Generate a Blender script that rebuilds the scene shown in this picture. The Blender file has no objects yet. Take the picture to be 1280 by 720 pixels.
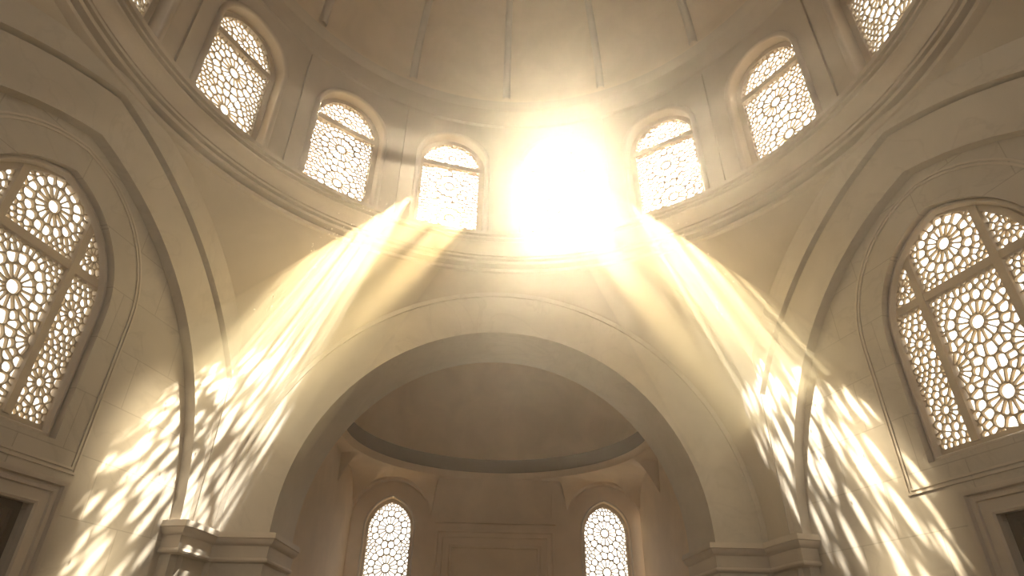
import bpy, bmesh, math, random
from math import sin, cos, pi, sqrt, radians, atan2, hypot
from mathutils import Vector, Matrix

S = bpy.context.scene
COL = S.collection
EYE = 1.6                      # eye height: every mesh below is written relative to the eye and lifted by this

# ------------------------------------------------------------------ camera
cam_d = bpy.data.cameras.new('camera')
cam = bpy.data.objects.new('camera', cam_d); COL.objects.link(cam)
cam_d.sensor_fit = 'HORIZONTAL'; cam_d.sensor_width = 36.0
cam_d.lens = 36.0 * 762.4 / 1280.0
cam_d.clip_start = 0.05; cam_d.clip_end = 300
R_ = Vector((0.99855792, -0.0523296, 0.01198726)); U_ = Vector((-0.03747543, -0.51957232, 0.85360424)); F_ = Vector((0.03844052, 0.8528225, 0.52078413))
EYEPOS = Vector((-0.288, -5.380, EYE))
m3 = Matrix((R_, U_, -F_)).transposed()
cam.matrix_world = Matrix.Translation(EYEPOS) @ m3.to_4x4()
S.camera = cam

# ------------------------------------------------------------------ colour management and render settings
S.view_settings.view_transform = 'Standard'
S.view_settings.look = 'None'
S.view_settings.gamma = 1.0
S.view_settings.use_curve_mapping = False
S.view_settings.exposure = 0.0
S.cycles.use_denoising = True
S.cycles.max_bounces = 8
S.cycles.diffuse_bounces = 6
S.cycles.volume_bounces = 1
S.cycles.transparent_max_bounces = 8
S.cycles.sample_clamp_indirect = 6.0
S.cycles.caustics_reflective = False
S.cycles.caustics_refractive = False

# ------------------------------------------------------------------ sky
SKY_STRENGTH = 1.5
AUREOLE = 6.0
SUN_STRENGTH = 25.0
PATCH_POWER = 58000.0
BEAM_POWER = 30.0
HAZE_DENSITY = 0.010
BEAM_DENSITY = 0.21
world = bpy.data.worlds.new('sky'); S.world = world
world.use_nodes = True
wn = world.node_tree.nodes; wl = world.node_tree.links
wn.clear()
wo = wn.new('ShaderNodeOutputWorld'); bg = wn.new('ShaderNodeBackground')
tc = wn.new('ShaderNodeTexCoord'); sx = wn.new('ShaderNodeSeparateXYZ'); rp = wn.new('ShaderNodeValToRGB')
wl.new(tc.outputs['Generated'], sx.inputs[0]); wl.new(sx.outputs['Z'], rp.inputs['Fac'])
rp.color_ramp.elements[0].position = 0.0; rp.color_ramp.elements[0].color = (1.0, 0.90, 0.75, 1)
rp.color_ramp.elements[1].position = 0.6; rp.color_ramp.elements[1].color = (1.0, 0.955, 0.88, 1)
wl.new(rp.outputs['Color'], bg.inputs['Color'])
dp = wn.new('ShaderNodeVectorMath'); dp.operation = 'DOT_PRODUCT'; wl.new(tc.outputs['Generated'], dp.inputs[0]); dp.inputs[1].default_value = (0.0963, 0.7526, 0.6514)
mx_ = wn.new('ShaderNodeMath'); mx_.operation = 'MAXIMUM'; wl.new(dp.outputs['Value'], mx_.inputs[0]); mx_.inputs[1].default_value = 0.0
pw_ = wn.new('ShaderNodeMath'); pw_.operation = 'POWER'; wl.new(mx_.outputs[0], pw_.inputs[0]); pw_.inputs[1].default_value = 10.0
ml_ = wn.new('ShaderNodeMath'); ml_.operation = 'MULTIPLY_ADD'; wl.new(pw_.outputs[0], ml_.inputs[0]); ml_.inputs[1].default_value = SKY_STRENGTH * AUREOLE; ml_.inputs[2].default_value = SKY_STRENGTH
wl.new(ml_.outputs[0], bg.inputs['Strength'])          # brighter sky round the sun
wl.new(bg.outputs[0], wo.inputs['Surface'])

# ------------------------------------------------------------------ sun (shines in through the drum windows, towards the eye)
sun_d = bpy.data.lights.new('sun', 'SUN'); sun = bpy.data.objects.new('sun', sun_d); COL.objects.link(sun)
sun_dir = Vector((0.0963, 0.7526, 0.6514))
sun.rotation_mode = 'QUATERNION'; sun.rotation_quaternion = sun_dir.to_track_quat('Z', 'Y')
sun.location = (2, 14, 20)
sun_d.energy = SUN_STRENGTH; sun_d.color = (1.0, 0.84, 0.58); sun_d.angle = radians(0.6)

# ------------------------------------------------------------------ lamps added inside the drum for the two beams and their wall patches
def beam_lamp(name, pos, target, spread, power, stretch, seed, cen, semi, rot, srot):
    d = bpy.data.lights.new(name, 'SPOT'); o = bpy.data.objects.new(name, d); COL.objects.link(o)
    p = Vector(pos) + Vector((0, 0, EYE)); t = Vector(target) + Vector((0, 0, EYE))
    o.location = p; o.rotation_mode = 'QUATERNION'; o.rotation_quaternion = (p - t).to_track_quat('Z', 'Y')
    d.energy = power; d.color = (1.0, 0.83, 0.54); d.spot_size = radians(spread); d.spot_blend = 0.25
    d.shadow_soft_size = 0.02
    # invented pattern in the lamp's own emission, imitating light through a pierced screen
    d.use_nodes = True
    nt = d.node_tree; n = nt.nodes; l = nt.links; n.clear()
    out = n.new('ShaderNodeOutputLight'); em = n.new('ShaderNodeEmission')
    tcn = n.new('ShaderNodeTexCoord'); sep = n.new('ShaderNodeSeparateXYZ')
    l.new(tcn.outputs['Normal'], sep.inputs[0])
    def math_(op, a, b=None):
        k = n.new('ShaderNodeMath'); k.operation = op
        for i, v in enumerate((a, b)):
            if v is None: continue
            if isinstance(v, (int, float)): k.inputs[i].default_value = v
            else: l.new(v, k.inputs[i])
        return k.outputs[0]
    az = math_('ABSOLUTE', sep.outputs['Z'])
    gx = math_('DIVIDE', sep.outputs['X'], az); gy = math_('DIVIDE', sep.outputs['Y'], az)
    ca, sa = cos(radians(rot)), sin(radians(rot))
    al = math_('ADD', math_('MULTIPLY', math_('SUBTRACT', gx, cen[0]), ca), math_('MULTIPLY', math_('SUBTRACT', gy, cen[1]), sa))
    ac = math_('SUBTRACT', math_('MULTIPLY', math_('SUBTRACT', gy, cen[1]), ca), math_('MULTIPLY', math_('SUBTRACT', gx, cen[0]), sa))
    cs, ss = cos(radians(srot)), sin(radians(srot))
    sl = math_('ADD', math_('MULTIPLY', gx, cs), math_('MULTIPLY', gy, ss)); sc = math_('SUBTRACT', math_('MULTIPLY', gy, cs), math_('MULTIPLY', gx, ss))
    cx = n.new('ShaderNodeCombineXYZ')
    l.new(math_('MULTIPLY', sl, stretch[0]), cx.inputs[0]); l.new(math_('MULTIPLY', sc, stretch[1]), cx.inputs[1]); cx.inputs[2].default_value = seed
    # outline of the light patch, put into the lamp: a soft-edged rounded field
    e1 = math_('POWER', math_('ABSOLUTE', math_('DIVIDE', al, semi[0])), 2.4); e2 = math_('POWER', math_('ABSOLUTE', math_('DIVIDE', ac, semi[1])), 2.4)
    nzz = n.new('ShaderNodeTexNoise'); nzz.inputs['Scale'].default_value = 1.1; l.new(cx.outputs[0], nzz.inputs['Vector'])
    edge = math_('ADD', math_('ADD', e1, e2), math_('MULTIPLY', math_('SUBTRACT', nzz.outputs['Fac'], 0.5), 1.1))
    mk = n.new('ShaderNodeMapRange'); mk.interpolation_type = 'SMOOTHSTEP'
    mk.inputs['From Min'].default_value = 1.12; mk.inputs['From Max'].default_value = 0.72; l.new(edge, mk.inputs['Value'])
    v = n.new('ShaderNodeTexVoronoi'); v.feature = 'SMOOTH_F1'; v.inputs['Scale'].default_value = 1.0; v.inputs['Smoothness'].default_value = 0.35; v.inputs['Randomness'].default_value = 0.85
    l.new(cx.outputs[0], v.inputs['Vector'])
    mr = n.new('ShaderNodeMapRange'); mr.interpolation_type = 'SMOOTHSTEP'
    mr.inputs['From Min'].default_value = 0.62; mr.inputs['From Max'].default_value = 0.22
    mr.inputs['To Min'].default_value = 0.05; mr.inputs['To Max'].default_value = 1.6
    l.new(v.outputs['Distance'], mr.inputs['Value'])
    l.new(math_('MULTIPLY', mr.outputs[0], mk.outputs[0]), em.inputs['Strength'])
    l.new(em.outputs[0], out.inputs[0])
    return o
PATCH_L = (-0.4, 3.4, 11.3); AIM_L = (-4.8, 4.6, 3.0)
PATCH_R = (0.8, 3.4, 11.3); AIM_R = (5.1, 4.1, 2.8)
beam_lamp('added_patch_lamp', PATCH_L, AIM_L, 30, PATCH_POWER, (22, 92), 1.3, (0.045, 0.030), (0.172, 0.090), 22, 33)
beam_lamp('added_patch_lamp', PATCH_R, AIM_R, 30, PATCH_POWER, (21, 78), 4.7, (-0.02, 0.035), (0.165, 0.078), -18, -49)
def added_shaft_lamp(name, pos, target, sx_, sy_, spread, power):  # area lamps added just inside the drum to light up the shaft haze
    d = bpy.data.lights.new(name, 'AREA'); o = bpy.data.objects.new(name, d); COL.objects.link(o)
    p = Vector(pos) + Vector((0, 0, EYE)); t = Vector(target) + Vector((0, 0, EYE))
    o.location = p; o.rotation_mode = 'QUATERNION'; o.rotation_quaternion = (p - t).to_track_quat('Z', 'Y')
    d.shape = 'RECTANGLE'; d.size = sx_; d.size_y = sy_; d.spread = radians(spread); d.energy = power; d.color = (1.0, 0.72, 0.34)
    return o
WIN_L = (-1.15, 5.10, 8.5); END_L = (-4.30, 4.20, 3.5)
WIN_R = (1.75, 4.95, 8.45); END_R = (4.40, 3.85, 3.5)
added_shaft_lamp('added_shaft_lamp', (-1.40, 5.10, 8.45), (-4.70, 4.15, 3.95), .45, .40, 12, BEAM_POWER)
added_shaft_lamp('added_shaft_lamp', (-0.85, 5.20, 8.40), (-3.95, 4.35, 3.20), .45, .45, 10, BEAM_POWER)
added_shaft_lamp('added_shaft_lamp', (2.00, 4.95, 8.45), (4.75, 3.85, 4.05), .45, .40, 12, BEAM_POWER)
added_shaft_lamp('added_shaft_lamp', (1.50, 5.10, 8.35), (4.10, 4.05, 3.30), .45, .45, 10, BEAM_POWER)

# ------------------------------------------------------------------ helpers
def obj(name, bm, m=None, parent=None, smooth=False):
    for v in bm.verts: v.co.z += EYE
    me = bpy.data.meshes.new(name); bm.to_mesh(me); bm.free()
    if smooth:
        me.polygons.foreach_set('use_smooth', [True] * len(me.polygons))
    o = bpy.data.objects.new(name, me); COL.objects.link(o)
    if m: me.materials.append(m)
    if parent: o.parent = parent
    return o
def tag(o, label, cat, group=None, kind=None):
    o['label'] = label; o['category'] = cat
    if group: o['group'] = group
    if kind: o['kind'] = kind
    return o
def empty(name, label, cat, group=None, kind=None):
    o = bpy.data.objects.new(name, None); COL.objects.link(o)
    return tag(o, label, cat, group, kind)
def grid(bm, rows, closed=False):
    """rows: list of equal-length point lists -> quads between consecutive rows"""
    vs = [[bm.verts.new(p) for p in r] for r in rows]
    n = len(vs[0])
    for a, b in zip(vs, vs[1:]):
        for i in range(n if closed else n - 1):
            j = (i + 1) % n
            q = []
            for v in (a[i], a[j], b[j], b[i]):
                if all((v.co - w.co).length > 1e-6 for w in q): q.append(v)
            if len(q) >= 3:
                try: bm.faces.new(q)
                except ValueError: pass
    return vs
def auto_smooth(o, ang=35):
    me = o.data
    b = bmesh.new(); b.from_mesh(me)
    bmesh.ops.remove_doubles(b, verts=b.verts, dist=1e-5)
    bmesh.ops.recalc_face_normals(b, faces=b.faces)
    for f in b.faces: f.smooth = True
    for e in b.edges:
        e.smooth = not (len(e.link_faces) == 2 and e.calc_face_angle(0) > radians(ang))
    b.to_mesh(me); b.free()
    return o
def pol(az, r, z):            # az in degrees from +Y towards +X
    return Vector((r * sin(radians(az)), r * cos(radians(az)), z))
def pointed(w, c, zs, n=14, uc=0.0, z0=None):
    """pointed arch outline, from bottom right up over the apex to bottom left"""
    R = w + c; a1 = math.acos(min(1, c / R))
    right = [(uc - c + R * cos(a1 * i / n), zs + R * sin(a1 * i / n)) for i in range(n + 1)]
    left = [(2 * uc - u, z) for u, z in right[:-1]][::-1]
    pts = right + left
    if z0 is not None: pts = [(uc + w, z0)] + pts + [(uc - w, z0)]
    return pts
def offset_poly(pts, d):
    """offset an open or closed outline outward (to the right of travel for counter-clockwise = outward)"""
    n = len(pts); out = []
    for i in range(n):
        p0 = Vector(pts[i - 1]) ; p1 = Vector(pts[i]); p2 = Vector(pts[(i + 1) % n])
        e1 = (p1 - p0).normalized(); e2 = (p2 - p1).normalized()
        n1 = Vector((e1.y, -e1.x)); n2 = Vector((e2.y, -e2.x))
        b = (n1 + n2); k = 1 + n1.dot(n2)
        b = b / k if k > 0.2 else n1
        out.append(tuple(p1 + b * d))
    return out

# ------------------------------------------------------------------ materials
def mat(name, base, vein=None, rough=0.55, scale=0.6, vein_amt=0.35, blocks=None, joint=None, bump=0.05):
    m = bpy.data.materials.new(name); m.use_nodes = True
    nt = m.node_tree; n = nt.nodes; l = nt.links
    b = n['Principled BSDF']; b.inputs['Roughness'].default_value = rough
    b.inputs['Specular IOR Level'].default_value = 0.3
    tcn = n.new('ShaderNodeTexCoord')
    nz = n.new('ShaderNodeTexNoise'); nz.inputs['Scale'].default_value = scale; nz.inputs['Detail'].default_value = 8; nz.inputs['Roughness'].default_value = 0.6; nz.inputs['Distortion'].default_value = 0.6
    l.new(tcn.outputs['Object'], nz.inputs['Vector'])
    r = n.new('ShaderNodeValToRGB')
    r.color_ramp.elements[0].position = 0.35; r.color_ramp.elements[1].position = 0.68
    d = tuple(c * 0.90 for c in base)
    r.color_ramp.elements[0].color = (*d, 1); r.color_ramp.elements[1].color = (*[min(1, c * 1.05) for c in base], 1)
    l.new(nz.outputs['Fac'], r.inputs['Fac'])
    colr = r.outputs['Color']
    if vein:
        n2 = n.new('ShaderNodeTexNoise'); n2.inputs['Scale'].default_value = scale * 0.9; n2.inputs['Detail'].default_value = 5; n2.inputs['Distortion'].default_value = 2.2
        l.new(tcn.outputs['Object'], n2.inputs['Vector'])
        k = n.new('ShaderNodeMath'); k.operation = 'SUBTRACT'; k.inputs[1].default_value = 0.5; l.new(n2.outputs['Fac'], k.inputs[0])
        k2 = n.new('ShaderNodeMath'); k2.operation = 'ABSOLUTE'; l.new(k.outputs[0], k2.inputs[0])
        mr = n.new('ShaderNodeMapRange'); mr.inputs['From Min'].default_value = 0.0; mr.inputs['From Max'].default_value = 0.025; mr.inputs['To Min'].default_value = vein_amt; mr.inputs['To Max'].default_value = 0.0
        l.new(k2.outputs[0], mr.inputs['Value'])
        mx = n.new('ShaderNodeMix'); mx.data_type = 'RGBA'
        l.new(mr.outputs[0], mx.inputs['Factor']); l.new(colr, mx.inputs['A']); mx.inputs['B'].default_value = (*vein, 1)
        colr = mx.outputs['Result']
    if blocks:
        br = n.new('ShaderNodeTexBrick'); br.offset = 0.5
        br.inputs['Scale'].default_value = 1.0; br.inputs['Brick Width'].default_value = blocks[0]; br.inputs['Row Height'].default_value = blocks[1]
        br.inputs['Mortar Size'].default_value = 0.008; br.inputs['Mortar Smooth'].default_value = 0.2
        br.inputs['Color1'].default_value = (1, 1, 1, 1); br.inputs['Color2'].default_value = (0.93, 0.93, 0.93, 1); br.inputs['Mortar'].default_value = (joint or 0.74, joint or 0.73, joint or 0.71, 1)
        l.new(tcn.outputs['UV'], br.inputs['Vector'])
        mx = n.new('ShaderNodeMix'); mx.data_type = 'RGBA'; mx.blend_type = 'MULTIPLY'; mx.inputs['Factor'].default_value = 1.0
        l.new(colr, mx.inputs['A']); l.new(br.outputs['Color'], mx.inputs['B']); colr = mx.outputs['Result']
    l.new(colr, b.inputs['Base Color'])
    if bump:
        n3 = n.new('ShaderNodeTexNoise'); n3.inputs['Scale'].default_value = 18; n3.inputs['Detail'].default_value = 4
        l.new(tcn.outputs['Object'], n3.inputs['Vector'])
        bp = n.new('ShaderNodeBump'); bp.inputs['Strength'].default_value = bump; bp.inputs['Distance'].default_value = 0.02
        l.new(n3.outputs['Fac'], bp.inputs['Height']); l.new(bp.outputs[0], b.inputs['Normal'])
    return m
M_WALL = mat('ivory_marble_blocks', (0.488, 0.437, 0.373), (0.36, 0.32, 0.27), 0.5, 0.55, 0.40, (1.35, 0.78))
M_BAND = mat('ivory_marble', (0.515, 0.465, 0.400), (0.39, 0.35, 0.30), 0.5, 0.7, 0.35)
M_PLASTER = mat('warm_plaster', (0.478, 0.419, 0.345), None, 0.7, 0.8)
M_DRUM = mat('drum_plaster', (0.515, 0.451, 0.373), None, 0.65, 0.8)
M_TRIM = mat('carved_marble', (0.534, 0.469, 0.396), (0.43, 0.38, 0.32), 0.45, 0.8, 0.2)
M_APSE = mat('apse_plaster', (0.64, 0.51, 0.36), None, 0.7, 0.9)
M_DOME = mat('dome_plaster', (0.62, 0.52, 0.40), None, 0.65, 0.8)
M_FRIEZE = mat('brown_frieze', (0.10, 0.045, 0.02), None, 0.6, 3.0)
M_FRAME = mat('window_stone', (0.55, 0.46, 0.34), None, 0.55, 1.5)
M_LATTICE = mat('pierced_stone', (0.56, 0.46, 0.31), None, 0.6, 3.0, bump=0)
M_DOOR = mat('dark_walnut', (0.075, 0.042, 0.020), None, 0.45, 2.0)
M_FLOOR = mat('dark_floor', (0.30, 0.22, 0.15), None, 0.9, 2.0)  # unseen floor, kept dark so that less light bounces up to the soffits

# ------------------------------------------------------------------ pierced screens
def clip(poly, px, py, nx, ny):
    """keep the side where (p - P).n <= 0"""
    out = []; n = len(poly)
    for i in range(n):
        a = poly[i]; b = poly[(i + 1) % n]
        da = (a[0] - px) * nx + (a[1] - py) * ny; db = (b[0] - px) * nx + (b[1] - py) * ny
        if da <= 0: out.append(a)
        if (da < 0 < db) or (db < 0 < da):
            t = da / (da - db); out.append((a[0] + (b[0] - a[0]) * t, a[1] + (b[1] - a[1]) * t))
    return out
def tidy(poly, eps):
    out = []
    for p in poly:
        if not out or hypot(p[0] - out[-1][0], p[1] - out[-1][1]) > eps: out.append(p)
    if len(out) > 1 and hypot(out[0][0] - out[-1][0], out[0][1] - out[-1][1]) <= eps: out.pop()
    return out
def screen(bm, outline, rosettes, spacing, bar, thick, place, seed=1, petals=14):
    """a stone plate over a convex outline, pierced by rosettes of petals with small cells between them"""
    rng = random.Random(seed)
    xs = [p[0] for p in outline]; ys = [p[1] for p in outline]
    seeds = []
    for (cx, cy, R) in rosettes:
        seeds.append((cx, cy)); ph = rng.random() * 6
        np_ = petals if R > .36 else 12
        for k in range(np_):
            a = ph + 2 * pi * k / np_
            seeds.append((cx + 0.46 * R * cos(a), cy + 0.46 * R * sin(a)))
            a += pi / np_
            seeds.append((cx + 0.86 * R * cos(a), cy + 0.86 * R * sin(a)))
    kept = []
    for s in seeds:      # rosettes that overlap: the nearer rosette owns the ground
        kept.append(s)
    y = min(ys) - spacing; row = 0
    while y < max(ys) + spacing:
        x = min(xs) - spacing + (row % 2) * spacing * 0.5
        while x < max(xs) + spacing:
            px = x + rng.uniform(-.22, .22) * spacing; py = y + rng.uniform(-.22, .22) * spacing
            if all(hypot(px - c[0], py - c[1]) > c[2] + spacing * 0.42 for c in rosettes): kept.append((px, py))
            x += spacing
        y += spacing * 0.8660; row += 1
    for i, (sx_, sy_) in enumerate(kept):
        if not (min(xs) - spacing < sx_ < max(xs) + spacing and min(ys) - spacing < sy_ < max(ys) + spacing): continue
        poly = list(outline)
        near = sorted(((hypot(q[0] - sx_, q[1] - sy_), q) for j, q in enumerate(kept) if j != i), key=lambda t: t[0])[:34]
        for dd, q in near:
            if dd < 1e-4: continue
            poly = clip(poly, (q[0] + sx_) / 2, (q[1] + sy_) / 2, (q[0] - sx_) / dd, (q[1] - sy_) / dd)
            if len(poly) < 3: break
        poly = tidy(poly, 0.004)
        if len(poly) < 3: continue
        A = 0; gx = gy = 0; n = len(poly)
        for k in range(n):
            x0, y0 = poly[k]; x1, y1 = poly[(k + 1) % n]; cr = x0 * y1 - x1 * y0
            A += cr; gx += (x0 + x1) * cr; gy += (y0 + y1) * cr
        if abs(A) < 1e-6: continue
        gx /= 3 * A; gy /= 3 * A
        rin = 1e9
        for k in range(n):
            x0, y0 = poly[k]; x1, y1 = poly[(k + 1) % n]; L = hypot(x1 - x0, y1 - y0)
            rin = min(rin, abs((x1 - x0) * (gy - y0) - (y1 - y0) * (gx - x0)) / max(L, 1e-9))
        ring_o = ring_i = None
        if rin > bar * 0.8:
            ins = list(poly); sgn = 1 if A > 0 else -1
            for k in range(n):
                x0, y0 = poly[k]; x1, y1 = poly[(k + 1) % n]; L = hypot(x1 - x0, y1 - y0)
                nx_, ny_ = sgn * (y1 - y0) / L, -sgn * (x1 - x0) / L
                ins = clip(ins, x0 - nx_ * bar / 2, y0 - ny_ * bar / 2, nx_, ny_)
            ins = tidy(ins, 0.002)
            if len(ins) >= 3:
                ang = sorted(set(round(atan2(p[1] - gy, p[0] - gx), 4) for p in list(poly) + ins))
                ang = [a_ for q_, a_ in enumerate(ang) if q_ == 0 or a_ - ang[q_ - 1] > 0.02]
                fill_ = []
                for q_ in range(len(ang)):
                    a_ = ang[q_]; nx2 = ang[(q_ + 1) % len(ang)] + (2 * pi if q_ == len(ang) - 1 else 0)
                    fill_.append(a_); m_ = int((nx2 - a_) / 0.7)
                    for t_ in range(m_): fill_.append(a_ + (nx2 - a_) * (t_ + 1) / (m_ + 1))
                try:
                    ring_o = [ray_poly(poly, gx, gy, a_) for a_ in fill_]; ring_i = [ray_poly(ins, gx, gy, a_) for a_ in fill_]
                    for _ in range(1):
                        nn = len(ring_i)
                        ring_i = [(0.5 * ring_i[q_][0] + .25 * (ring_i[q_ - 1][0] + ring_i[(q_ + 1) % nn][0]), 0.5 * ring_i[q_][1] + .25 * (ring_i[q_ - 1][1] + ring_i[(q_ + 1) % nn][1])) for q_ in range(nn)]
                except TypeError:
                    ring_o = None
        if ring_o is None:
            for side in (0, 1):
                try: bm.faces.new([bm.verts.new(place(p[0], p[1], side * thick)) for p in poly])
                except ValueError: pass
        else:
            grid(bm, [[place(x, y, 0) for x, y in ring_o], [place(x, y, 0) for x, y in ring_i], [place(x, y, thick) for x, y in ring_i], [place(x, y, thick) for x, y in ring_o]], True)
def bar_box(bm, x0, x1, y0, y1, d0, d1, place):
    c = [bm.verts.new(place(x, y, d)) for d in (d0, d1) for (x, y) in ((x0, y0), (x1, y0), (x1, y1), (x0, y1))]
    for f in ((0, 1, 2, 3), (7, 6, 5, 4), (0, 4, 5, 1), (1, 5, 6, 2), (2, 6, 7, 3), (3, 7, 4, 0)): bm.faces.new([c[i] for i in f])
def ring_strip(bm, a, b, place, da, db, closed=True):
    grid(bm, [[place(x, y, da) for x, y in a], [place(x, y, db) for x, y in b]], closed)
def ray_poly(poly, cx, cy, a):
    dx, dy = cos(a), sin(a); best = None
    n = len(poly)
    for i in range(n):
        x0, y0 = poly[i]; x1, y1 = poly[(i + 1) % n]
        ex, ey = x1 - x0, y1 - y0
        den = dx * ey - dy * ex
        if abs(den) < 1e-12: continue
        t = ((x0 - cx) * ey - (y0 - cy) * ex) / den; s = ((x0 - cx) * dy - (y0 - cy) * dx) / den
        if t > 1e-9 and -1e-9 <= s <= 1 + 1e-9 and (best is None or t < best): best = t
    return (cx + dx * best, cy + dy * best)
def holed(outer, hole, cx, cy, steps=1, extra=72):
    """loops from the hole outline out to the outer outline, both star-shaped about (cx, cy)"""
    ang = sorted(set([round(atan2(y - cy, x - cx), 6) for x, y in list(outer) + list(hole)] + [round(-pi + 2 * pi * i / extra, 6) for i in range(extra)]))
    A = [ray_poly(hole, cx, cy, a) for a in ang]; B = [ray_poly(outer, cx, cy, a) for a in ang]
    return [[(p[0] + (q[0] - p[0]) * t / steps, p[1] + (q[1] - p[1]) * t / steps) for p, q in zip(A, B)] for t in range(steps + 1)]

def revolve(profile, az0, az1, n, cx=0.0, cy=0.0):
    bm = bmesh.new()
    rows = []
    for i in range(n + 1):
        a = az0 + (az1 - az0) * i / n
        rows.append([pol(a, r, z) + Vector((cx, cy, 0)) for r, z in profile])
    grid(bm, rows)
    return bm

# ================================================================== STRUCTURE
# floor
bm = bmesh.new()
vs = [bm.verts.new(p) for p in ((-9, -9, -EYE), (9, -9, -EYE), (9, 16, -EYE), (-9, 16, -EYE))]
f = bm.faces.new(vs); uv = bm.loops.layers.uv.new('UVMap')
for lp in f.loops: lp[uv].uv = (lp.vert.co.x, lp.vert.co.y)
tag(obj('floor', bm, M_FLOOR), 'floor of the domed hall, made dark brown to cut bounced light, below the view', 'floor', kind='structure')

bm = bmesh.new()  # unseen low wall, added to block low light from the open back
grid(bm, [[(-9, -6.6, -EYE), (9, -6.6, -EYE)], [(-9, -6.6, 3.0), (9, -6.6, 3.0)], [(-9, -6.9, 3.0), (9, -6.9, 3.0)], [(-9, -6.9, -EYE), (9, -6.9, -EYE)]])
tag(obj('wall_rear_added', bm, mat('rear_wall_plaster', (0.45, 0.38, 0.28), None, 0.7, 0.8)), 'plain low wall added behind the viewer to block low sky light, out of the photo', 'wall', kind='structure')

# ---- dome
ZD = 12.65; RD = 5.86
STEP = 24.5
BAYS = [STEP * (k + 0.5) for k in range(-4, 4)]                       # the eight bays in view
REAR = 360 - STEP * 8
EDGES = [STEP * k for k in range(-4, 5)]
rear_n = 6
rear_edges = [STEP * 4 + REAR * k / rear_n for k in range(1, rear_n)]
BOUNDS = [(EDGES[i], EDGES[i + 1]) for i in range(8)] + [(STEP * 4 + REAR * k / rear_n, STEP * 4 + REAR * (k + 1) / rear_n) for k in range(rear_n)]
prof = [(6.03, 12.2), (6.03, 12.58), (RD + .04, 12.6)] + [(RD * cos(radians(t)), ZD + 0.02 + RD * 1.0 * sin(radians(t))) for t in [90 * i / 32 for i in range(33)]]
dome = obj('ceiling', revolve(prof, 0, 360, 96), M_DOME)
auto_smooth(dome); tag(dome, 'ribbed cream dome above the ring of windows', 'dome', kind='structure')
for az in EDGES + rear_edges:
    bm = bmesh.new(); rows = []
    for i in range(29):
        t = 86 * i / 28
        row = []
        for da, dr in ((-.10, 0.01), (-.09, -.07), (-.04, -.11), (.04, -.11), (.09, -.07), (.10, 0.01)):
            r = (RD + dr) * cos(radians(t)); z = ZD + 0.02 + (RD + dr) * sin(radians(t))
            w = da * (0.35 + 0.65 * cos(radians(t)))
            p = pol(az, r, z); tvec = Vector((cos(radians(az)), -sin(radians(az)), 0))
            row.append(p + tvec * w)
        rows.append(row)
    grid(bm, rows); o = obj('rib', bm, M_TRIM, dome); auto_smooth(o, 60)

# ---- drum wall with its windows
RW = 6.0; Z0D = 7.7; Z1D = 11.82
drum = revolve([(RW + .05, Z0D), (RW + .05, Z0D + .01)], 0, 1, 1)
drum.free()
bm = bmesh.new()
grid(bm, [[pol(a, r, z) for a in [360 * i / 120 for i in range(121)]] for r, z in ((RW + .06, Z1D - .05), (RW + .02, Z1D + .0), (RW, Z1D + .02), (RW, 12.3), (RW, 12.6))])
# drum bays
GW = 0.70; GSP = 10.46; GSILL = 8.38
def bay_outline(w, top, z0=GSILL, n=12):
    # round-headed outline, counter-clockwise from bottom right
    return [(w, z0), (w, GSP)] + [(w * cos(pi * i / (2 * n)), GSP + (top - GSP) * sin(pi * i / (2 * n))) for i in range(1, 2 * n)] + [(-w, GSP), (-w, z0)]
HOLE = bay_outline(0.80, GSP + 0.80)
for (a0, a1) in BOUNDS:
    mid = (a0 + a1) / 2; half = radians((a1 - a0) / 2) * RW
    def wrap(x, z, d, mid=mid): return pol(mid + math.degrees(x / RW), RW + d, z)
    g = 0.035
    outer = [(-(half - g), Z0D), (half - g, Z0D), (half - g, Z1D - .06), (-(half - g), Z1D - .06)]
    loops = holed(outer, HOLE, 0, 9.6, steps=5)
    grid(bm, [[wrap(x, z, -0.03) for x, z in L] for L in loops], True)
    ring_strip(bm, loops[-1], [(x * (1 + .0), z) for x, z in loops[-1]], wrap, -0.03, 0.03)      # edges of the raised field
    # ground behind the grooves
    grid(bm, [[wrap(sx_ * (half - g - .02) + (.08 if sx_ > 0 else -.08) * k, z, 0.03) for k in (0, 1)] for sx_ in (1,) for z in (Z0D, Z1D)])
    grid(bm, [[wrap(-(half - g - .02) - .08 * k, z, 0.03) for k in (0, 1)] for z in (Z0D, Z1D)])
    grid(bm, [[wrap(-half + 2 * half * i / 8, z, 0.03) for i in range(9)] for z in (Z1D - .1, Z1D)])
    ring_strip(bm, loops[0], [(x, z) for x, z in loops[0]], wrap, -0.03, 0.30)                   # jamb
o = obj('wall_drum', bm, M_DRUM); auto_smooth(o); tag(o, 'round cream drum wall pierced by arched windows under the dome', 'wall', kind='structure')

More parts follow.
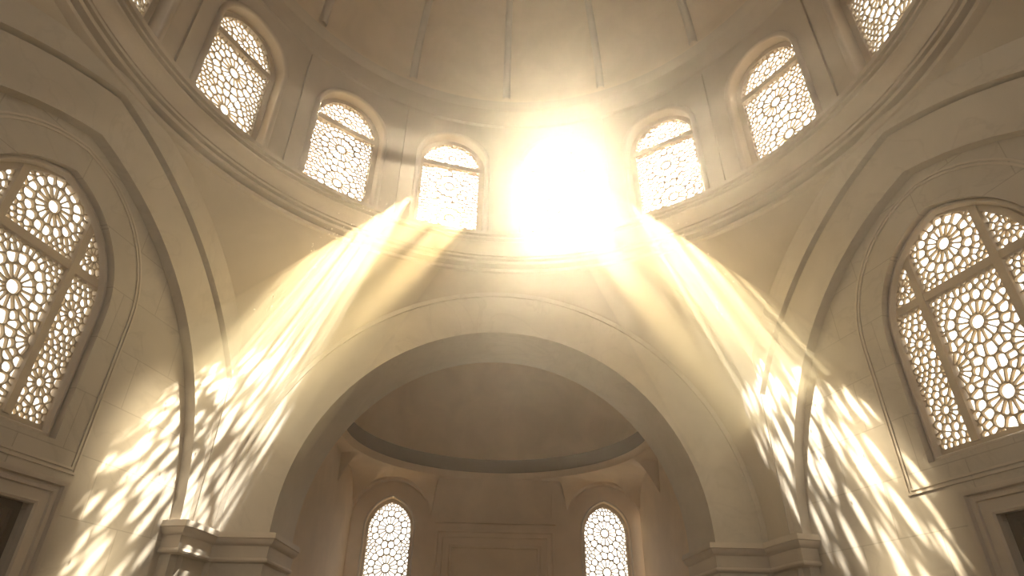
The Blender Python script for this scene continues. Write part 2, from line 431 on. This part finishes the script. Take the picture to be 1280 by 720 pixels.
drum_where = {
    0: 'cut off by the top left corner of the photo',
    1: 'second from the left in the drum, two rosettes showing',
    2: 'third from the left in the drum, left of the sunlit pair',
    3: 'immediately left of the blazing sun',
    4: 'with the blazing sun right behind it',
    5: 'immediately right of the blazing sun',
    6: 'second from the right in the drum',
    7: 'cut off by the top right edge of the photo'}
wi = 0
GLASS = bay_outline(0.70, GSP + 0.70)
FR_OUT = bay_outline(0.83, GSP + 0.83)
for bi, (a0, a1) in enumerate(BOUNDS):
    mid = (a0 + a1) / 2; wi += 1
    if bi < 8: lab = 'arched drum window with pierced screen, ' + drum_where[bi]; gr = None
    else: lab = 'arched drum window with pierced screen, behind the viewer, out of the photo'; gr = 'drum windows behind the viewer'
    w = empty('window_%d' % wi, lab, 'window', gr, 'structure')
    def flat(x, z, d, mid=mid):
        return pol(mid, RW + 0.20 + d, z) + Vector((cos(radians(mid)), -sin(radians(mid)), 0)) * x
    def wrap(x, z, d, mid=mid): return pol(mid + math.degrees(x / RW), RW + d, z)
    # frame that holds the screen
    b = bmesh.new()
    ring_strip(b, FR_OUT, GLASS, flat, -0.03, -0.03); ring_strip(b, GLASS, GLASS, flat, -0.03, 0.08); ring_strip(b, FR_OUT, GLASS, flat, .08, .08)
    o = obj('frame', b, M_FRAME, w); auto_smooth(o)
    # rounded moulding round the opening on the inner face of the wall
    b = bmesh.new(); prof_ = [(0.0, 0.0), (0.0, -.045), (.03, -.075), (.085, -.075), (.115, -.045), (.115, 0.0)]
    path = HOLE[:]
    rows = []
    for off, d in prof_:
        q = offset_poly(path, off)
        rows.append([wrap(x, z, -0.03 + d) for x, z in q])
    grid(b, rows); o = obj('surround', b, M_TRIM, w); auto_smooth(o, 50)
    # transom
    b = bmesh.new(); bar_box(b, -0.72, 0.72, GSP - .09, GSP + .03, -0.05, 0.06, flat); obj('transom', b, M_FRAME, w)
    # pierced screens, above and below the transom
    lower = [(-0.72, GSILL), (0.72, GSILL), (0.72, GSP - .06), (-0.72, GSP - .06)]
    upper = [(0.72, GSP)] + [(0.72 * cos(pi * i / 16), GSP + 0.72 * sin(pi * i / 16)) for i in range(1, 16)] + [(-0.72, GSP)]
    b = bmesh.new()
    screen(b, lower, [(-0.02, 9.82, .48), (0.05, 8.86, .46)], 0.10, 0.017, 0.04, flat, 11 + bi, 16)
    screen(b, upper, [(0.0, GSP + .27, .33)], 0.10, 0.014, 0.04, flat, 51 + bi, 14)
    obj('pierced_screen', b, M_LATTICE, w)

# ---- mouldings of the drum
def trim(name, profile, label, m=M_TRIM, az0=0, az1=360, n=144, cx=0, cy=0, ang=28):
    o = obj(name, revolve(profile, az0, az1, n, cx, cy), m); auto_smooth(o, ang)
    return tag(o, label, 'moulding', kind='structure')
trim('trim_1', [(6.16, 7.33), (6.03, 7.345), (6.0, 7.36), (6.0, 7.43), (6.15, 7.44), (6.15, 7.53), (5.96, 7.535), (5.95, 7.58), (5.955, 7.60), (6.05, 7.605), (6.05, 7.645), (5.925, 7.65), (5.915, 7.69), (6.0, 7.695), (6.0, 7.73),
                (5.925, 7.735), (5.915, 7.82), (5.885, 7.90), (5.835, 7.965), (5.79, 8.0), (5.78, 8.03), (5.86, 8.035), (5.86, 8.075), (5.745, 8.08), (5.74, 8.115), (5.82, 8.12), (5.82, 8.155), (5.71, 8.16), (5.70, 8.24), (5.74, 8.26), (6.05, 8.27)],
     'wide moulded ring cornice at the foot of the window drum')
trim('trim_2', [(6.0, 11.84), (5.97, 11.86), (5.955, 12.40), (5.93, 12.44), (5.87, 12.50), (5.85, 12.56), (5.83, 12.60), (5.89, 12.64)],
     'plain band and thin moulding where dome meets drum', M_DRUM)

# ---- front arch
YF = 6.03; ZS = 1.954; RI = 3.91; RE = 4.87; YB = 7.55
def arch_pts(r, z0, n=48):
    return [(r, z0)] + [(r * cos(pi * i / n), ZS + r * sin(pi * i / n)) for i in range(n + 1)] + [(-r, z0)]
bm = bmesh.new()
ai = arch_pts(RI, -EYE); ai2 = arch_pts(RE - .10, -EYE); ae = arch_pts(RE, -EYE)
uvl = bm.loops.layers.uv.new('UVMap')
grid(bm, [[(x, y, z) for x, z in q] for q, y in ((ae, YF + .10), (ae, YF - .03), (ai2, YF - .03), (ai2, YF), (ai, YF), (ai, YB))])
# small bead on the arris
o = obj('wall_front_arch', bm, M_BAND); auto_smooth(o); tag(o, 'broad plain marble arch opening into the apse', 'wall', kind='structure')

# ---- side walls
PHI = radians(14); X0 = 5.9; Y0 = 1.3
def side_place(s):
    def place(u, z, d):
        return Vector((s * (X0 - u * sin(PHI) + d * cos(PHI)), Y0 + u * cos(PHI) + d * sin(PHI), z))
    return place
UE = 4.05
def edge_z(u, w, c, zs):
    return zs + sqrt(max(0, (w + c) ** 2 - (abs(u) + c) ** 2))
EDGE = (5.15, 0.7, 1.73); GROOVE = (5.1, 1.5, 0.80); DARK = (3.85, 1.1, 1.60)
NS = 20
us = [UE * (1 - (i / NS)) for i in range(NS + 1)]; us = us + [-u for u in us[:-1]][::-1]
def band_path(par):
    return [(UE, -EYE)] + [(u, edge_z(u, *par)) for u in us] + [(-UE, -EYE)]
def dark_path():
    w, c, zs = DARK; R = w + c; a1 = math.acos(c / R)
    r = [(-c + R * cos(a1 * i / NS), zs + R * sin(a1 * i / NS)) for i in range(NS + 1)]
    return [(w, -EYE)] + r + [(-u, z) for u, z in r[:-1]][::-1] + [(-w, -EYE)]
def recess(u, z, k, s): return (u * k + s, z * k)
DT = 0.25
def set_uv(o, fn):
    me = o.data; l = me.uv_layers.new(name='UVMap') if not me.uv_layers else me.uv_layers[0]
    for p in me.polygons:
        for li in p.loop_indices:
            co = me.vertices[me.loops[li].vertex_index].co
            l.data[li].uv = fn(co)
PANEL = [recess(u, z, 1.03, .143) for u, z in pointed(1.65, .157, 4.2, 12, -.1, 2.05)]
OPEN = [recess(u, z, 1.03, .143) for u, z in pointed(1.28, .33, 4.06, 12, -.1, 2.30)]
GL = [recess(u, z, 1.06, .275) for u, z in pointed(1.08, .315, 4.06, 12, -.1, 2.40)]
GLO = offset_poly(GL, .10)
UCW = -.1 * 1.06 + .275; ZSI = 2.40 * 1.06; ZTR = 4.40 * 1.06; GLW = 1.08 * 1.06
DOOR_U = 0; DOOR_W = 1.03; DOOR_Z = 1.56 * 1.03
side_txt = {-1: 'left', 1: 'right'}
for s in (-1, 1):
    P = side_place(s); T = side_txt[s]
    DOOR_U = 0.40 if s < 0 else -0.30
    ed = band_path(EDGE); gr_ = band_path(GROOVE); gr2, gr3, gr4 = [[(u * k_, z - dz_ if z > 0 else z) for u, z in gr_] for k_, dz_ in ((1, .005), (.995, .05), (.995, .055))]; dk = dark_path()
    bm = bmesh.new()
    grid(bm, [[P(u, z, d) for u, z in q] for q, d in ((ed, .05), (ed, -.02), (gr_, -.02), (gr2, .14), (gr3, .14), (gr4, .06), (dk, .06), (dk, DT))])
    o = obj('wall_%s_arch' % T, bm, M_BAND); auto_smooth(o); tag(o, 'broad pointed marble arch round the big window on the %s wall' % T, 'wall', kind='structure')
    # the wall under the arch, with a window opening and a doorway
    bm = bmesh.new()
    zmid = 2.05
    up_outer = [(u, z) for u, z in [(q[0] * 1.03, q[1] * 1.03 if q[1] > 0 else q[1]) for q in dk] if z > zmid]
    up_outer = [(4.2, zmid)] + up_outer + [(-4.2, zmid)]
    loops = holed(up_outer, OPEN, UCW - .02, 3.9, steps=1)
    grid(bm, [[P(u, z, DT) for u, z in L] for L in loops], True)
    ring_strip(bm, loops[0], [(u * 1.0, z) for u, z in loops[0]], P, DT, DT + .26)
    dw, dz = DOOR_W, DOOR_Z
    for (u0, u1, z0, z1) in ((-4.2, DOOR_U - dw, -EYE, zmid), (DOOR_U + dw, 4.2, -EYE, zmid), (DOOR_U - dw, DOOR_U + dw, dz, zmid)):
        grid(bm, [[P(u0, z0, DT), P(u1, z0, DT)], [P(u0, z1, DT), P(u1, z1, DT)]])
    dh = [(DOOR_U + dw, -EYE), (DOOR_U + dw, dz), (DOOR_U - dw, dz), (DOOR_U - dw, -EYE)]
    ring_strip(bm, dh, dh, P, DT, DT + .3, False)
    o = obj('wall_%s' % T, bm, M_WALL)
    set_uv(o, lambda c, s=s: (c.y * cos(PHI) - s * c.x * sin(PHI), c.z))
    tag(o, 'pale veined marble block wall holding the big window on the %s' % T, 'wall', kind='structure')
    # thin double moulding line round the window
    bm = bmesh.new()
    q0 = PANEL
    rows = []
    for off, d in ((0, 0.005), (0, -.016), (.03, -.016), (.035, .03), (.05, .03), (.055, -.016), (.085, -.016), (.09, .005)):
        rows.append([P(u, z, DT + d) for u, z in offset_poly(q0, off)])
    grid(bm, rows, True)
    o = obj('trim_%d' % (3 if s < 0 else 4), bm, M_TRIM); auto_smooth(o); tag(o, 'thin double moulding framing the big %s window' % T, 'moulding', kind='structure')
    # window
    wi += 1
    w = empty('window_%d' % wi, 'large pointed window with rosette screens on the %s wall' % T, 'window', None, 'structure')
    D0 = DT + .25
    b = bmesh.new(); ring_strip(b, GLO, GL, P, D0 - .03, D0 - .03); ring_strip(b, GL, GL, P, D0 - .03, D0 + .08)
    GLX = offset_poly(GL, .35); ring_strip(b, GLX, GLO, P, D0 + .02, D0 + .02); ring_strip(b, GLO, GLO, P, D0 - .03, D0 + .02)
    o = obj('frame', b, M_FRAME, w); auto_smooth(o)
    b = bmesh.new()
    J0 = loops[0]
    rows = []
    for off, d in ((0.0, 0.06), (0.0, -.0), (-.03, -.03), (-.06, -.03), (-.085, 0.01), (-.085, .06)):
        rows.append([P(u, z, DT + .12 + d) for u, z in offset_poly(OPEN, off)])
    grid(b, rows, True)
    o = obj('jamb_moulding', b, M_TRIM, w); auto_smooth(o, 50)
    MU = [UCW - .59, UCW + .59]
    for mu in MU:
        ztop = edge_z(mu - UCW, GLW, .315 * 1.06, 4.06 * 1.06)
        b = bmesh.new(); bar_box(b, mu - .055, mu + .055, ZSI - .02, ztop + .05, D0 - .06, D0 + .07, P); obj('mullion', b, M_FRAME, w)
    b = bmesh.new(); bar_box(b, UCW - GLW - .02, UCW + GLW + .02, ZTR - .06, ZTR + .06, D0 - .05, D0 + .07, P); obj('transom', b, M_FRAME, w)
    # screens: six panes
    edges_u = [UCW - GLW - .03, MU[0] - .03, MU[0] + .03, MU[1] - .03, MU[1] + .03, UCW + GLW + .03]
    full = offset_poly(GL, .03)
    def pane(u0, u1, z0, z1):
        p = list(full)
        p = clip(p, u0, 0, -1, 0); p = clip(p, u1, 0, 1, 0); p = clip(p, 0, z0, 0, -1); p = clip(p, 0, z1, 0, 1)
        return tidy(p, .002)
    k = 1.06; cu = UCW
    rosL = {  # pane column, tier -> rosettes
        (1, 0): [(cu, 4.0, .46), (cu, 3.0, .46), (cu + .56, 3.5, .40), (cu - .56, 3.5, .40)],
        (1, 1): [(cu, 5.30, .44)],
        (2, 0): [(cu + .90, 4.08, .29), (cu + .88, 3.05, .29), (cu + .60, 3.57, .20)],
        (0, 0): [(cu - .90, 4.08, .29), (cu - .88, 3.05, .29), (cu - .60, 3.57, .20)],
        (2, 1): [(cu + .86, 5.0, .24)],
        (0, 1): [(cu - .86, 5.0, .24)]}
    for col in range(3):
        for tier in range(2):
            z0, z1 = ((ZSI - .03, ZTR - .03), (ZTR + .03, 9))[tier]
            b = bmesh.new()
            screen(b, pane(edges_u[2 * col], edges_u[2 * col + 1], z0, z1), rosL[(col, tier)], 0.094, 0.017, 0.05, lambda u, z, d, P=P: P(u, z, D0 + d), 100 + col * 7 + tier * 31 + (5 if s > 0 else 0), 16)
            obj('pierced_screen', b, M_LATTICE, w)
    # doorway
    dr = empty('door_%d' % (1 if s < 0 else 2), 'dark wooden door in a moulded marble surround under the big %s window' % T, 'door', None, 'structure')
    b = bmesh.new()
    path = [(DOOR_U + dw, -EYE), (DOOR_U + dw, dz), (DOOR_U - dw, dz), (DOOR_U - dw, -EYE)]
    rows = []
    def off_open(path, o_):
        (a, b0), (c, d_), (e, f_), (g, h) = path
        return [(a + o_, b0), (c + o_, d_ + o_), (e - o_, f_ + o_), (g - o_, h)]
    for o_, d in ((-.03, .05), (-.03, -.03), (0.0, -.045), (.03, -.03), (.14, -.03), (.15, -.06), (.19, -.06), (.20, -.045), (.225, -.045), (.235, -.10), (.285, -.12), (.295, -.12), (.30, .02)):
        rows.append([P(u, z, DT + d) for u, z in off_open(path, o_)])
    grid(b, rows); o = obj('surround', b, M_TRIM, dr); auto_smooth(o)
    for sgn in (-1, 1):
        b = bmesh.new()
        u0, u1 = sorted((DOOR_U - sgn * .02, DOOR_U + sgn * (dw + .04)))
        loopsd = []
        for o_, d in ((0, 0), (.14, 0), (.16, .03), (.22, .03), (.27, .01)):
            loopsd.append([P(u, z, DT + .16 + d + .004 * (sgn + 1)) for u, z in ((u0 + o_, -EYE + .01 + o_), (u1 - o_, -EYE + .01 + o_), (u1 - o_, dz + .04 - o_), (u0 + o_, dz + .04 - o_))])
        vs_ = grid(b, loopsd, True); b.faces.new(vs_[-1])
        obj('door_leaf', b, M_DOOR, dr)

# ---- pendentives between arches and ring
def side_edge(s, z, near=False):
    """the point of the side arch's outer edge at height z, far half (or near half)"""
    P = side_place(s); w, c, zs = EDGE; R = w + c
    t = R * R - (z - zs) ** 2
    u = min(UE, sqrt(t) - c) if z > zs and t > c * c else (UE if z <= zs else 0.0)
    u = max(0.0, u)
    return P(-u if near else u, z, 0.0)
def front_edge(s, z, y=YF):
    t = RE * RE - max(0.0, z - ZS) ** 2
    x = sqrt(t) if t > 0 else 0.0
    return Vector((s * x, y, z))
for s in (-1, 1):
    for near in (False, True):
        bm = bmesh.new(); rows = []
        zs_ = [-EYE, 1.0, 1.8] + [1.8 + (7.42 - 1.8) * (i / 40) for i in range(1, 41)]
        for z in zs_:
            A = side_edge(s, z, near); B = front_edge(s, z, YF + .03)
            if near: B = Vector((B.x, -B.y, B.z))
            a0 = atan2(A.x, A.y); r0 = hypot(A.x, A.y); a1 = atan2(B.x, B.y); r1 = hypot(B.x, B.y)
            if near and s > 0 and a1 < 0: a1 += 2 * pi
            if near and s < 0 and a1 > 0: a1 -= 2 * pi
            zf = max(0, min(1, (z - 2.0) / 5.4))
            row = []
            tail = Vector((B.x - s * .07, B.y + (.16 if not near else -.16), z)); head = side_place(s)((-1 if near else 1) * 0 + (UE - .07 if not near else -(UE - .07)), z, .14) if z < 5.1 else A + (A - Vector((0, 0, z))).normalized() * .12
            ca = Vector((A.x, A.y)); cb = Vector((B.x, B.y))
            for i in range(25):
                t = i / 24
                a = a0 + (a1 - a0) * t; r = r0 + (r1 - r0) * t
                curved = Vector((r * sin(a), r * cos(a))); straight = ca.lerp(cb, t)
                q = straight.lerp(curved, zf ** 0.6)
                row.append((q.x, q.y, z))
            rows.append([tuple(head)] + row + [tuple(tail)])
        grid(bm, rows)
        nm = 'wall_pendentive_%s%s' % (side_txt[s], '_rear' if near else '')
        o = obj(nm, bm, M_PLASTER); auto_smooth(o, 50)
        tag(o, ('plain curved pendentive between the front arch and the %s arch' if not near else 'plain curved pendentive behind the viewer beside the %s arch') % side_txt[s], 'wall', kind='structure')

# ---- imposts on the piers
def sweep(path, profile):
    """profile: (out, z); path: plan polyline, projecting to its left-hand normal"""
    bm = bmesh.new(); rows = []
    n = len(path)
    for off, z in profile:
        row = []
        for i, p in enumerate(path):
            p1 = Vector(p)
            e1 = (p1 - Vector(path[i - 1])).normalized() if i > 0 else None
            e2 = (Vector(path[i + 1]) - p1).normalized() if i < n - 1 else None
            e1 = e1 or e2; e2 = e2 or e1
            n1 = Vector((-e1.y, e1.x)); n2 = Vector((-e2.y, e2.x)); k = 1 + n1.dot(n2)
            q = p1 + (n1 + n2) / k * off
            row.append((q.x, q.y, z))
        rows.append(row)
    grid(bm, rows)
    return bm
for s in (-1, 1):
    P = side_place(s)
    c1 = P(UE, 0, -.02); c2 = P(3.85, 0, .05)
    path = [(s * 3.91, YB), (s * 3.91, YF), (s * 4.85, YF), (c1.x, c1.y), (P(3.85, 0, -.02).x, P(3.85, 0, -.02).y), (P(3.85, 0, DT).x, P(3.85, 0, DT).y)]
    if s > 0: path = path[::-1]
    prof_ = [(-.02, 1.97), (.16, 1.95), (.17, 1.86), (.145, 1.85), (.13, 1.80), (.085, 1.755), (.06, 1.745), (.055, 1.56), (.075, 1.545), (.085, 1.52), (.075, 1.495), (.03, 1.48), (-.01, 1.47)]
    if s < 0:
        path = path
    bm = sweep(path, [(o_, z - .14) for o_, z in prof_])
    o = obj('trim_%d' % (5 if s < 0 else 6), bm, M_TRIM); auto_smooth(o)
    tag(o, 'moulded stone impost on the %s pier of the front arch' % side_txt[s], 'moulding', kind='structure')

# ---- apse chamber behind the front arch
AX0, AX1, AYB = -4.30, 4.80, 14.75
bm = bmesh.new()
uvl = bm.loops.layers.uv.new('UVMap')
for x in (AX0, AX1):
    grid(bm, [[(x, YB, -EYE), (x, AYB, -EYE)], [(x, YB, 5.3), (x, AYB, 5.3)]])
# wall around the arch on the chamber side
a2 = arch_pts(RI, -EYE); ou = [(AX1 + .02 if x > 0 else AX0 - .02, z) if i in (0, 1, len(a2) - 1, len(a2) - 2) else (max(AX0, min(AX1, x * 1.3)), 9.5) for i, (x, z) in enumerate(a2)]
grid(bm, [[(x, YB, z) for x, z in a2], [(x, YB, z) for x, z in ou]])
o = obj('wall_apse_sides', bm, M_APSE); tag(o, 'shaded plaster side walls of the apse behind the front arch', 'wall', kind='structure')
# back wall with two arched niches
NICHE = {-1: -3.12, 1: 3.72}
bm = bmesh.new()
YN = AYB + .28
def bp(x, z, d): return Vector((x, AYB + d, z))
xm = 0.30
for sgn, nx in NICHE.items():
    x0, x1 = (AX0 - .3, xm) if sgn < 0 else (xm, AX1 + .3)
    nh = [(nx + 1.22, -EYE + .02), (nx + 1.22, 3.72)] + [(nx + 1.22 * cos(pi * i / 24), 3.72 + 1.22 * sin(pi * i / 24)) for i in range(1, 24)] + [(nx - 1.22, 3.72), (nx - 1.22, -EYE + .02)]
    outer = [(x0, -EYE), (x1, -EYE), (x1, 5.4), (x0, 5.4)]
    if sgn < 0: outer = [(AX0 - .3, -EYE), (x1, -EYE), (x1, 5.4), (AX0 - .3, 5.4)]
    else: outer = [(x0, -EYE), (AX1 + .3, -EYE), (AX1 + .3, 5.4), (x0, 5.4)]
    L = holed(outer, nh, nx, 3.0, 1)
    grid(bm, [[bp(x, z, 0) for x, z in q] for q in L], True)
    ring_strip(bm, L[0], L[0], bp, 0, .28)
    # niche back with window opening
    win = pointed(.74, .22, 3.48, 10, nx, 0.2)
    L2 = holed([(nx - 1.3, -EYE), (nx + 1.3, -EYE), (nx + 1.3, 5.2), (nx - 1.3, 5.2)], win, nx, 2.6, 1)
    grid(bm, [[bp(x, z, .28) for x, z in q] for q in L2], True)
    ring_strip(bm, L2[0], L2[0], bp, .28, .5)
o = obj('wall_apse_back', bm, M_APSE); auto_smooth(o); tag(o, 'shaded plaster back wall of the apse with two arched niches', 'wall', kind='structure')
for sgn, nx in NICHE.items():
    wi += 1
    w = empty('window_%d' % wi, 'tall narrow pointed window with rosette screen at the back of the apse, on the %s' % side_txt[sgn], 'window', None, 'structure')
    gl = pointed(.66, .20, 3.46, 10, nx, 0.25); go = pointed(.76, .22, 3.48, 10, nx, 0.15)
    b = bmesh.new(); ring_strip(b, go, gl, bp, .40, .40); ring_strip(b, gl, gl, bp, .40, .52)
    o = obj('frame', b, M_FRAME, w); auto_smooth(o)
    b = bmesh.new(); rows = []
    for off, d in ((0, 0.02), (0, -.04), (.03, -.065), (.06, -.04), (.065, .0)):
        rows.append([bp(x, z, .28 + d) for x, z in offset_poly(pointed(.74, .22, 3.48, 10, nx, 0.2), off)])
    grid(b, rows, True); o = obj('surround', b, M_TRIM, w); auto_smooth(o, 50)
    b = bmesh.new()
    screen(b, pointed(.68, .20, 3.46, 10, nx, 0.22), [(nx, 3.50, .56), (nx, 2.36, .56), (nx, 1.2, .56)], 0.105, 0.024, .05, lambda x, z, d: bp(x, z, .44 + d), 300 + sgn, 15)
    obj('pierced_screen', b, M_LATTICE, w)
# central framed panel
b = bmesh.new()
px0, px1, pz = -1.62, 2.02, 3.42
rows = []
pp = [(px1, -EYE), (px1, pz), (px0, pz), (px0, -EYE)]
for o_, d in ((.02, 0.0), (.02, -.10), (-.05, -.12), (-.08, -.07), (-.20, -.07), (-.22, -.03), (-.42, -.03), (-.44, -.06), (-.50, -.06), (-.52, .01), (-.60, .01)):
    rows.append([bp(x, z, d) for x, z in [(pp[0][0] + o_, pp[0][1]), (pp[1][0] + o_, pp[1][1] + o_), (pp[2][0] - o_, pp[2][1] + o_), (pp[3][0] - o_, pp[3][1])]])
grid(b, rows)
o = obj('trim_7', b, M_APSE); auto_smooth(o); tag(o, 'stepped rectangular frame in the middle of the apse wall', 'moulding', kind='structure')
b = bmesh.new()
bar_box(b, px0 - .06, px1 + .06, 3.62, 3.72, -.14, .0, bp); bar_box(b, px0 - .02, px1 + .02, 3.72, 3.78, -.09, .0, bp)
o = obj('trim_8', b, M_APSE); tag(o, 'thin shelf cornice above the framed panel of the apse', 'moulding', kind='structure')
b = bmesh.new()
for x in (px0 - .02, px1 - .04):
    bar_box(b, x, x + .06, 3.78, 5.0, -.04, .0, bp)
o = obj('trim_9', b, M_APSE); tag(o, 'pair of thin upright strips over the framed panel of the apse', 'moulding', kind='structure')
# ring, frieze and semi-dome of the apse
ACX, ACY, AR = 0.12, 10.68, 4.06; ZA = 5.20
def ushape(profile):
    bm = bmesh.new(); rows = [[(ACX - r, YB - .02, z) for r, z in profile]]
    for i in range(73): rows.append([pol(-90 + 180 * i / 72, r, z) + Vector((ACX, ACY, 0)) for r, z in profile])
    rows.append([(ACX + r, YB - .02, z) for r, z in profile])
    grid(bm, rows); return bm
o = obj('trim_10', ushape([(AR + .9, 4.98), (AR + .05, 5.0), (AR + .02, 5.06), (AR - .0, 5.09), (AR - .02, 5.19), (AR + .05, 5.20)]), M_APSE); auto_smooth(o)
tag(o, 'beige ledge under the brown frieze of the apse', 'moulding', kind='structure')
o = obj('trim_11', ushape([(AR + .02, 5.18), (AR, 5.20), (AR, 5.62), (AR + .07, 5.64)]), M_FRIEZE); auto_smooth(o)
tag(o, 'dark brown curved frieze under the apse dome', 'moulding', kind='structure')
def apse_shell(prof):
    bm = revolve(prof, -90, 90, 72, ACX, ACY)
    half = [(r, z) for r, z in prof]
    arc = [(ACX + r, z) for r, z in half] + [(ACX - r, z) for r, z in half[::-1]]
    grid(bm, [[(x, y, z) for x, z in arc] for y in (ACY, YB - .02)])
    return bm
prof = [(AR + .06, 5.5)] + [((AR + .03) * cos(radians(90 * i / 24)), 5.63 + (AR + .03) * sin(radians(90 * i / 24))) for i in range(25)]
o = obj('ceiling_apse', apse_shell(prof), M_APSE); auto_smooth(o); tag(o, 'smooth beige dome of the apse above the brown frieze', 'dome', kind='structure')
# pendentives of the apse
bm = bmesh.new(); rows = []
for i in range(121):
    az = -90 + 180 * i / 120
    dx, dy = sin(radians(az)), cos(radians(az))
    tx = ((AX1 if dx > 0 else AX0) - ACX) / dx if abs(dx) > 1e-6 else 1e9
    ty = ((AYB if dy > 0 else YB) - ACY) / dy if abs(dy) > 1e-6 else 1e9
    t = max(AR + .06, min(tx, ty))
    t = min(tx, ty)
    wx, wy = ACX + dx * t, ACY + dy * t
    ze = 5.0
    if ty < tx:
        nx = NICHE[1 if wx > 0 else -1]
        if abs(wx - nx) < 1.3: ze = min(5.0, 3.72 + sqrt(1.3 ** 2 - (wx - nx) ** 2))
        elif abs(wx) > abs(nx): ze = 3.72
    else:
        ya = AYB - 1.3
        if abs(wy - ya) < 1.3: ze = min(5.0, 3.72 + sqrt(1.3 ** 2 - (wy - ya) ** 2))
    row = []
    for j in range(9):
        v = j / 8
        r = AR + .04 + (t - AR - .04) * v
        row.append((ACX + dx * r, ACY + dy * r, 5.02 + (ze - 5.02) * v ** 1.5))
    rows.append(row)
grid(bm, rows)
o = obj('wall_apse_pendentive', bm, M_APSE); auto_smooth(o, 60); tag(o, 'pale curved corner pendentives under the apse ring', 'wall', kind='structure')

# ------------------------------------------------------------------ haze in the air
def vol(name, dens, g1, g2, mixf, colr, absorb=None):
    m = bpy.data.materials.new(name); m.use_nodes = True
    n = m.node_tree.nodes; l = m.node_tree.links; n.clear()
    o = n.new('ShaderNodeOutputMaterial')
    a = n.new('ShaderNodeVolumeScatter'); b = n.new('ShaderNodeVolumeScatter'); ad = n.new('ShaderNodeAddShader')
    a.inputs['Color'].default_value = (*colr, 1); a.inputs['Density'].default_value = dens * mixf; a.inputs['Anisotropy'].default_value = g1
    b.inputs['Color'].default_value = (*colr, 1); b.inputs['Density'].default_value = dens * (1 - mixf); b.inputs['Anisotropy'].default_value = g2
    l.new(a.outputs[0], ad.inputs[0]); l.new(b.outputs[0], ad.inputs[1]); l.new(ad.outputs[0], o.inputs['Volume'])
    return m
bm = bmesh.new(); bmesh.ops.create_cube(bm, size=1)
for v in bm.verts: v.co = Vector((v.co.x * 14.4, v.co.y * 23.4 + 3.9, v.co.z * 11.4 + 3.9))
o = obj('haze', bm, vol('thin_haze', HAZE_DENSITY, 0.80, 0.0, 0.8, (1.0, 0.94, 0.85)))
tag(o, 'thin warm haze filling the air of the hall', 'haze', kind='stuff')
def beam(lamp, aim, r0, r1, t0, t1, label):
    A = Vector(lamp); B = Vector(aim); ax = (B - A).normalized(); L = (B - A).length
    e1 = ax.cross(Vector((0, 0, 1))).normalized(); e2 = ax.cross(e1)
    bm = bmesh.new(); rows = []
    for k in range(13):
        t = t0 + (t1 - t0) * k / 12
        r = r0 + (r1 - r0) * t
        rows.append([A + ax * (L * t) + (e1 * cos(2 * pi * i / 40) + e2 * sin(2 * pi * i / 40)) * r for i in range(40)])
    v = grid(bm, rows, True); bm.faces.new(v[0]); bm.faces.new(v[-1])
    bmesh.ops.recalc_face_normals(bm, faces=bm.faces)
    o = obj('haze', bm, M_BEAM)
    return tag(o, label, 'haze', kind='stuff')
M_BEAM = vol('added_shaft_haze', BEAM_DENSITY, 0.0, 0.3, 0.5, (1.0, 0.88, 0.62))  # denser haze added only within the shaft cones, so the beams show
beam(WIN_L, END_L, .62, 1.45, 0.0, 1.0, 'slanting cone of denser golden haze added to show the light shaft to the left wall')
beam(WIN_R, END_R, .62, 1.50, 0.0, 1.0, 'slanting cone of denser golden haze added to show the light shaft to the right wall')

# ------------------------------------------------------------------ dust
rng = random.Random(5)
M_DUST = mat('dust_white', (0.95, 0.9, 0.78), None, 0.8, 1.0, bump=0)
bm = bmesh.new()
for lamp, aim, n, sgn in ((PATCH_L, (-4.7, 5.0, 3.6), 95, -1), (PATCH_R, (4.9, 4.7, 3.7), 80, 1)):
    A = Vector(lamp); B = Vector(aim)
    for i in range(n):
        t = rng.uniform(.50, .80); p = A.lerp(B, t)
        rr = 1.15 * t * sqrt(rng.random()); a = rng.random() * 6.283
        p = p + Vector((cos(a) * rr * .6, sin(a) * rr * .8 - .5, sin(a) * rr * .5))
        r = rng.choice((.006, .007, .008, .010, .012))
        bmesh.ops.create_icosphere(bm, subdivisions=1, radius=r, matrix=Matrix.Translation(p))
o = obj('dust', bm, M_DUST); tag(o, 'glinting dust specks drifting in the two light shafts', 'dust', kind='stuff')
